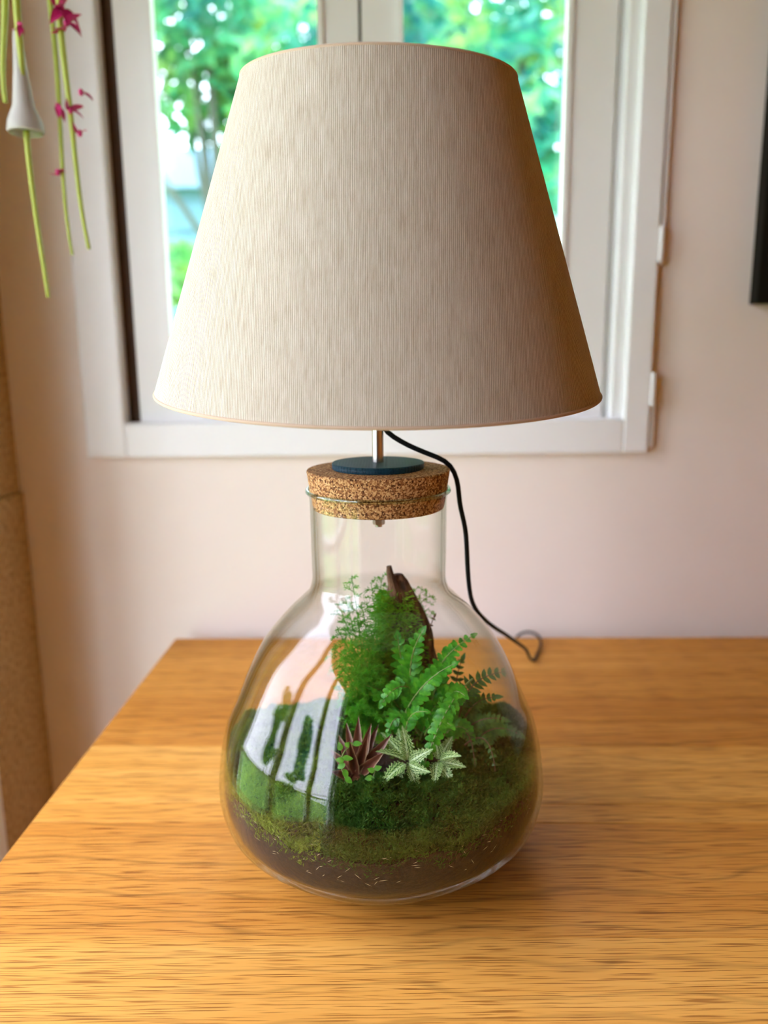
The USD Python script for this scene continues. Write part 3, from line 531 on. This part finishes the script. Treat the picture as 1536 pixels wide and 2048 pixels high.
# white veined leaves
n = {'uv': ('uvmap', {'attribute': 'st'}), 's': ('separate_xyz', {}), 'ab': ('math', {'math_type': 'absolute'}), 'k': ('math', {'math_type': 'multiply_add', 'value2': -.42}), 'fq': ('math', {'math_type': 'multiply', 'value2': 44.0}), 'sn': ('math', {'math_type': 'sine'}), 'nz': ('noise_texture', {'scale': 9.0, 'detail': 2.0}), 'ad': ('math', {'math_type': 'multiply_add', 'value2': 1.1}),
     'r': ('rgb_ramp', {'ramp': [(0, (.012, .06, .010)), (.60, (.04, .19, .015)), (.74, (.30, .48, .09)), (.90, (.70, .80, .36))]}), 'h': ('math', {'math_type': 'multiply_add', 'value2': .42, 'value3': .0}), 'mr': ('rgb_ramp', {'ramp': [(0, (1, 1, 1)), (.09, (1, 1, 1)), (.16, (0, 0, 0)), (1, (0, 0, 0))]}), 'mx': ('mix', {'color2': (.62, .75, .42)}), 'p': ('principled_bsdf', {'roughness': .5}), 't': ('translucent_bsdf', {}), 'mc': ('mix_closure', {'fac': .25})}
M_VEIN = mat('white_veined_leaf', n, [('uv.UV', 's.vector'), ('uv.UV', 'nz.vector'), ('s.x', 'ab.value1'), ('ab.value', 'k.value1'), ('s.y', 'k.value3'), ('k.value', 'fq.value1'), ('fq.value', 'sn.value1'), ('nz.fac', 'ad.value1'), ('sn.value', 'h.value1'), ('h.value', 'ad.value3'), ('ad.value', 'r.fac'), ('ab.value', 'mr.fac'), ('mr.color', 'mx.fac'), ('r.color', 'mx.color1'), ('mx.color', 'p.base_color'), ('mx.color', 't.color'), ('p.BSDF', 'mc.closure1'), ('t.BSDF', 'mc.closure2')], 'mc.closure')
def veined(label, ctr, tips, W, seed):
    o = at(*ctr); th_ = thing('nerve_plant', label, 'plant', o * [1, 1, 0] + [0, 0, TZ + .105]); r = np.random.default_rng(seed)
    part('stem', tube(spline([o + [0, .012, -.035], o + [.001, .008, -.016], o], 8), .0011, 6), M_STEMG, th_)
    for px, py, Y, sc in tips:
        t_ = at(px, py, Y); d = t_ - o; s0 = o + d * .08; L = np.linalg.norm(d) * .94; nm_ = unit(np.array([0, -.7, .7]) + r.normal(0, .45, 3)); v, f, uv = leaf(s0, d, nm_, L, W * sc, 18, 'oval', .22, .30, .24); part('leaf', (inside(v), f), M_VEIN, th_, smooth=True, uv=uv)
veined('white veined nerve plant at the front centre beside the earth star', (815, 1526, -.075), [(812, 1458, -.07, 1.1), (766, 1490, -.085, 1.05), (766, 1552, -.10, 1.15), (758, 1582, -.09, 1.2), (856, 1500, -.085, 1.0), (838, 1576, -.10, .9), (790, 1452, -.045, .9), (768, 1455, -.05, 1), (850, 1545, -.095, .9)], .0125, 1)
veined('smaller white veined nerve plant on the right of the arching frond', (877, 1522, -.07), [(872, 1474, -.065, 1.0), (910, 1502, -.085, 1.1), (868, 1556, -.095, 1.1), (902, 1562, -.095, 1.0), (925, 1530, -.085, .9), (905, 1468, -.05, .9)], .0120, 2)
# creeping fig
M_FIG = leaf_mat('creeping_fig_leaf', [(.3, (.05, .24, .012)), (.8, (.20, .46, .05))])
def creeper(label, pts, lv, seed, sz):
    P = [at(*p) for p in pts]; th_ = thing('creeping_fig', label, 'plant', P[-1] * [1, 1, 0] + [0, 0, TZ + .10]); r = np.random.default_rng(seed)
    g = tube(spline(P, 24), .0007, 6); g.vertices = inside(g.vertices); part('stem', g, M_STEMG, th_)
    for px, py, Y, ax in lv:
        o = at(px, py, Y); d = np.array([math.cos(ax), -.25, math.sin(ax)]); v, f, uv = leaf(o - d * sz * .5, d, unit(np.array([0, -1, .35]) + r.normal(0, .2, 3)), sz * r.uniform(.9, 1.2), sz * .68, 6, 'oval', .10, .25); part('leaf', (inside(v), f), M_FIG, th_, smooth=True)
creeper('creeping fig stem with small round leaves left of the earth star', [(712, 1490, -.075), (690, 1502, -.08), (682, 1525, -.085), (688, 1550, -.09), (696, 1572, -.09)], [(680, 1494, -.082, 1.7), (697, 1489, -.08, .3), (714, 1487, -.078, .2), (694, 1516, -.088, -.2), (680, 1520, -.088, 2.9), (682, 1532, -.09, 3.6), (691, 1547, -.092, -1.2), (697, 1560, -.093, -.9)], 3, .0088)
creeper('creeping fig stem with narrow leaves between the earth star and nerve plant', [(752, 1530, -.08), (748, 1550, -.085), (744, 1570, -.09), (740, 1592, -.09)], [(742, 1540, -.088, 2.6), (756, 1536, -.086, .4), (738, 1556, -.09, 3.3), (752, 1560, -.09, -.3), (734, 1575, -.093, 3.7), (748, 1580, -.093, -.8), (760, 1590, -.095, -.4)], 4, .0082)
# bark chunk
bk = trimesh.creation.icosphere(3, 1.0); v = np.array(bk.vertices); v *= (.8 + .5 * meshkit.fbm(v * 2.3 + 7, 3, 8))[:, None]; v = np.sign(v) * np.abs(v) ** .75; bk.vertices = inside(v * [.019, .013, .012] + at(705, 1573, -.066)); solo('bark_chunk', bk, M_BARK, 'reddish brown chunk of bark on the soil below the earth star', 'bark', smooth=40)

# ------------------------------------------------------------------ things by the wall
hp = thing('hanging_plant', 'hanging plant with long green trailing stems and magenta blooms at the upper left', 'plant', (-.50, .35, 1.95))
HY = .35
M_TRAIL = plain('trailing_stem', (.30, .34, .03), .6); M_MAG = plain('magenta_petal', (.42, .005, .10), .6); M_POD = plain('pale_pod', (.34, .31, .27), .6)
part('hanging_pot', lathe([(0, 1.90), (.06, 1.90), (.078, 2.02), (.082, 2.02), (.082, 2.03), (.07, 2.03), (.06, 2.0), (0, 2.0)], (-.50, HY, 0), 40), plain('terracotta', (.35, .14, .07), .8), hp)
part('hanging_cord', join(*[tube([(-.50 + .078 * math.cos(a), HY + .078 * math.sin(a), 2.025), (-.50, HY, 2.30), (-.50, HY, 2.45)], .0015, 5) for a in (0, 2.1, 4.2)]), M_CORD, hp)
for pts, rad in (([(34, -260, .35), (34, -90, .34), (33, 0, .33), (40, 90, .33), (56, 300, .33), (72, 430, .33), (97, 595, .33)], .0058), ([(82, -260, .35), (92, -90, .35), (100, 0, .35), (113, 130, .35), (120, 240, .35), (128, 380, .35), (145, 510, .35)], .0045),
                 ([(110, -260, .35), (116, -90, .345), (120, 40, .34), (138, 200, .34), (152, 330, .34), (178, 498, .34)], .0055), ([(0, -260, .35), (4, -90, .34), (10, 0, .34), (6, 120, .34), (11, 205, .34)], .0065)):
    P = spline([at(*p) for p in pts], 40); P[0] = P[0] * 0 + np.array([-.50 + (pts[0][0] - 60) * .0005, HY, 2.0]); part('stem', tube(P, np.linspace(1, .45, 40) * rad, 8), M_TRAIL, hp, smooth=True)
r = np.random.default_rng(77)
for px, py, Y, sz, k in ((40, 52, .325, .016, 4), (124, 18, .34, .026, 6), (132, 48, .335, .022, 5), (116, 214, .345, .018, 4), (141, 222, .335, .017, 4), (162, 186, .335, .016, 2), (160, 268, .335, .015, 2), (116, 346, .345, .011, 3)):
    o = at(px, py, Y); fl = part('flower', lathe([(0, -.004), (.003, -.002), (.0035, .003), (0, .006)], o, 10), M_MAG, hp, smooth=True)
    for q in range(k):
        a = r.uniform(0, 2 * PI); d = unit(np.array([math.cos(a) * .8, math.sin(a) * .5 - .3, r.uniform(-.9, .9)])); v, f, uv = leaf(o, d, unit(np.cross(d, [.3, .5, .2])), sz, sz * .5, 5, 'oval', .2, .5); part('petal', (v, f), M_MAG, fl, smooth=True)
pb, pt = at(52, 262, .335), at(45, 60, .335)
pod = lathe([(.005, pt[2]), (.009, pt[2] * .6 + pb[2] * .4), (.014, pt[2] * .25 + pb[2] * .75), (.022, pb[2] + .012), (.024, pb[2]), (.021, pb[2] - .004), (.016, pb[2] + .008), (.006, pb[2] + .06)], (pb[0], pb[1], 0), 24); part('seed_pod', pod, M_POD, hp, smooth=True, label='pale bell shaped pod')
pf = thing('picture_frame', 'dark picture frame hanging on the peach wall at the right edge', 'picture', (.93, .675, 1.70))
FX = dx(.687, .665)
part('frame', extrude_xz(sbox(FX, dz(1.374, .665), FX + .48, 2.02).difference(sbox(FX + .045, 1.42, FX + .435, 1.975)), .660, WY), M_DARK, pf)
part('print', box(FX + .04, FX + .44, .676, .682, 1.415, 1.98), M_PRINT, pf)

# ------------------------------------------------------------------ garden outside
struct('garden_ground', box(-16, 16, -10, 26, -0.25, -0.07), mottled('lawn', [(.3, (.08, .20, .03)), (.7, (.22, .40, .06))], 3, .9))
def crown(blobs, n, size, seed):
    r = np.random.default_rng(seed); V = []
    tot = sum(b[3] * b[4] for b in blobs)
    for cx, cy, cz, rx, rz in blobs:
        k = int(n * rx * rz / tot); d = r.normal(size=(k, 3)); d /= np.linalg.norm(d, axis=1)[:, None]; p = d * (r.uniform(.25, 1, k) ** .5)[:, None] * [rx, rx, rz] + [cx, cy, cz]
        a = r.normal(size=(k, 3)) * [1, 1, .6] + d * .5; a /= np.linalg.norm(a, axis=1)[:, None]; b = np.cross(a, r.normal(size=(k, 3))); b /= np.linalg.norm(b, axis=1)[:, None]; s = r.uniform(.7, 1.3, k)[:, None] * size
        V.append(np.stack([p - a * s, p + b * s * .45 + a * s * .1, p + a * s, p - b * s * .45 + a * s * .1], 1).reshape(-1, 3))
    V = np.vstack(V); q = np.arange(len(V) // 4)[:, None] * 4; return V, np.vstack([q + [[0, 1, 2]], q + [[0, 2, 3]]])
M_TRUNK = plain('tree_bark', (.05, .06, .04), .9)
GR = [leaf_mat('tree_leaf_teal', [(.32, (.002, .085, .10)), (.5, (.015, .20, .15)), (.68, (.12, .36, .12))], .5, .4, 1.1), leaf_mat('tree_leaf_green', [(.32, (.002, .10, .09)), (.5, (.03, .24, .10)), (.68, (.28, .46, .09))], .5, .4, 1.3), leaf_mat('tree_leaf_lime', [(.32, (.02, .18, .06)), (.5, (.14, .36, .07)), (.68, (.40, .55, .12))], .5, .4, 1.3)]
def tree(name, label, x, y, h, rad, mi, seed, n=1500, size=.16, bl=7, cat='tree', lo=.42):
    r = np.random.default_rng(seed); t = thing(name, label, cat, (x, y, -.08)); B_ = []
    for q in range(bl):
        a = r.uniform(0, 2 * PI); k = rad * r.uniform(.1, .75); rr = rad * r.uniform(.38, .6); B_.append((x + k * math.cos(a), y + k * math.sin(a), h * r.uniform(lo, .92), rr, rr * .85))
    part('crown', crown(B_, n, size, seed), GR[mi], t, smooth=False, kind='stuff'); tr = [tube([(x, y, -.1), (x + .05, y, h * .35), (x, y, h * .7)], np.array([.045, .035, .02]) * rad, 8)]
    for bx, by, bz, *_ in B_[:4]: tr.append(tube([(x, y, h * .35), ((x + bx) / 2, (y + by) / 2, h * .5), (bx, by, bz)], np.array([.022, .016, .008]) * rad, 6))
    part('trunk', join(*tr), M_TRUNK, t)
tree('garden_tree', 'tall light green tree in the garden seen through the left window pane', -1.75, 8.0, 6.6, 1.8, 1, 1, 3200, .13, 9, lo=.50)
tree('garden_tree', 'lime green tree at the far left of the left window pane', -4.6, 9.6, 7.4, 1.6, 2, 2, 3000, .15, 9, lo=.45)
tree('garden_tree', 'teal green tree behind the central window mullion', -0.5, 11.2, 7.6, 1.8, 0, 3, 3000, .16, 9, lo=.35)
tree('garden_tree', 'green tree in the garden seen through the right window pane', 1.45, 8.0, 6.4, 1.5, 1, 4, 2600, .13, 9, lo=.40)
tree('garden_tree', 'teal tree at the far right of the right window pane', 3.6, 11.0, 7.4, 1.7, 0, 5, 2600, .15, 9, lo=.3)
tree('garden_shrub', 'lime green shrub at the foot of the left garden trees', -1.65, 5.6, 2.35, .75, 2, 6, 1300, .10, 8, 'shrub', lo=.2)
tree('garden_shrub', 'green shrub in the right window pane by the lawn', 1.55, 5.8, 2.2, .65, 2, 7, 1100, .10, 7, 'shrub', lo=.2)
tree('garden_tree', 'broad teal tree at the back of the garden on the left', -7.4, 18.0, 9, 2.6, 0, 8, 4200, .26, 12, lo=.12)
tree('garden_tree', 'broad dark green tree at the back of the garden in the centre', 0.9, 17.0, 9.0, 3.1, 0, 9, 4600, .26, 14, lo=.10)
tree('garden_tree', 'broad green tree at the back of the garden on the right', 8.4, 16.5, 8.5, 2.7, 1, 10, 3600, .26, 12, lo=.12)
tree('side_tree', 'tree outside the glazed doors beyond the patio', -10.5, -1.0, 4.6, 1.6, 1, 11, 2200)
tree('side_tree', 'bushy teal tree outside the glazed doors nearer the street', -9.6, -5.6, 4.2, 1.5, 0, 12, 2200)
tree('side_shrub', 'yellow-green shrub outside the glazed doors by the patio', -4.4, -1.9, .9, .7, 2, 13, 700, .09, 5, 'shrub')
hd = thing('garden_hedge', 'long dark hedge closing off the far end of the garden', 'hedge', (0, 23.5, -.08))
part('foliage', crown([(x, 23.5, 2.1, 1.5, 2.4) for x in np.arange(-15, 15.1, 1.6)], 8000, .24, 16), GR[0], hd, smooth=False, kind='stuff')
sh = thing('garden_shed', 'pale blue garden shed between the trees in the left window pane', 'shed', (-3.4, 13.6, -.08))
M_SHED = plain('pale_blue_paint', (.13, .25, .31), .8); part('wall', box(-4.3, -2.5, 13.0, 14.3, -.08, 4.0), M_SHED, sh, smooth=False)
part('roof', extrude_yz(Polygon([(12.8, 4.0), (14.5, 4.0), (13.65, 4.8)]), -4.45, -2.35), plain('shed_roof', (.10, .20, .24), .7), sh, smooth=False)
for z in np.arange(.35, 3.6, .5): part('board', box(-4.32, -2.48, 12.96, 13.0, z, z + .44), M_SHED, sh, smooth=False)
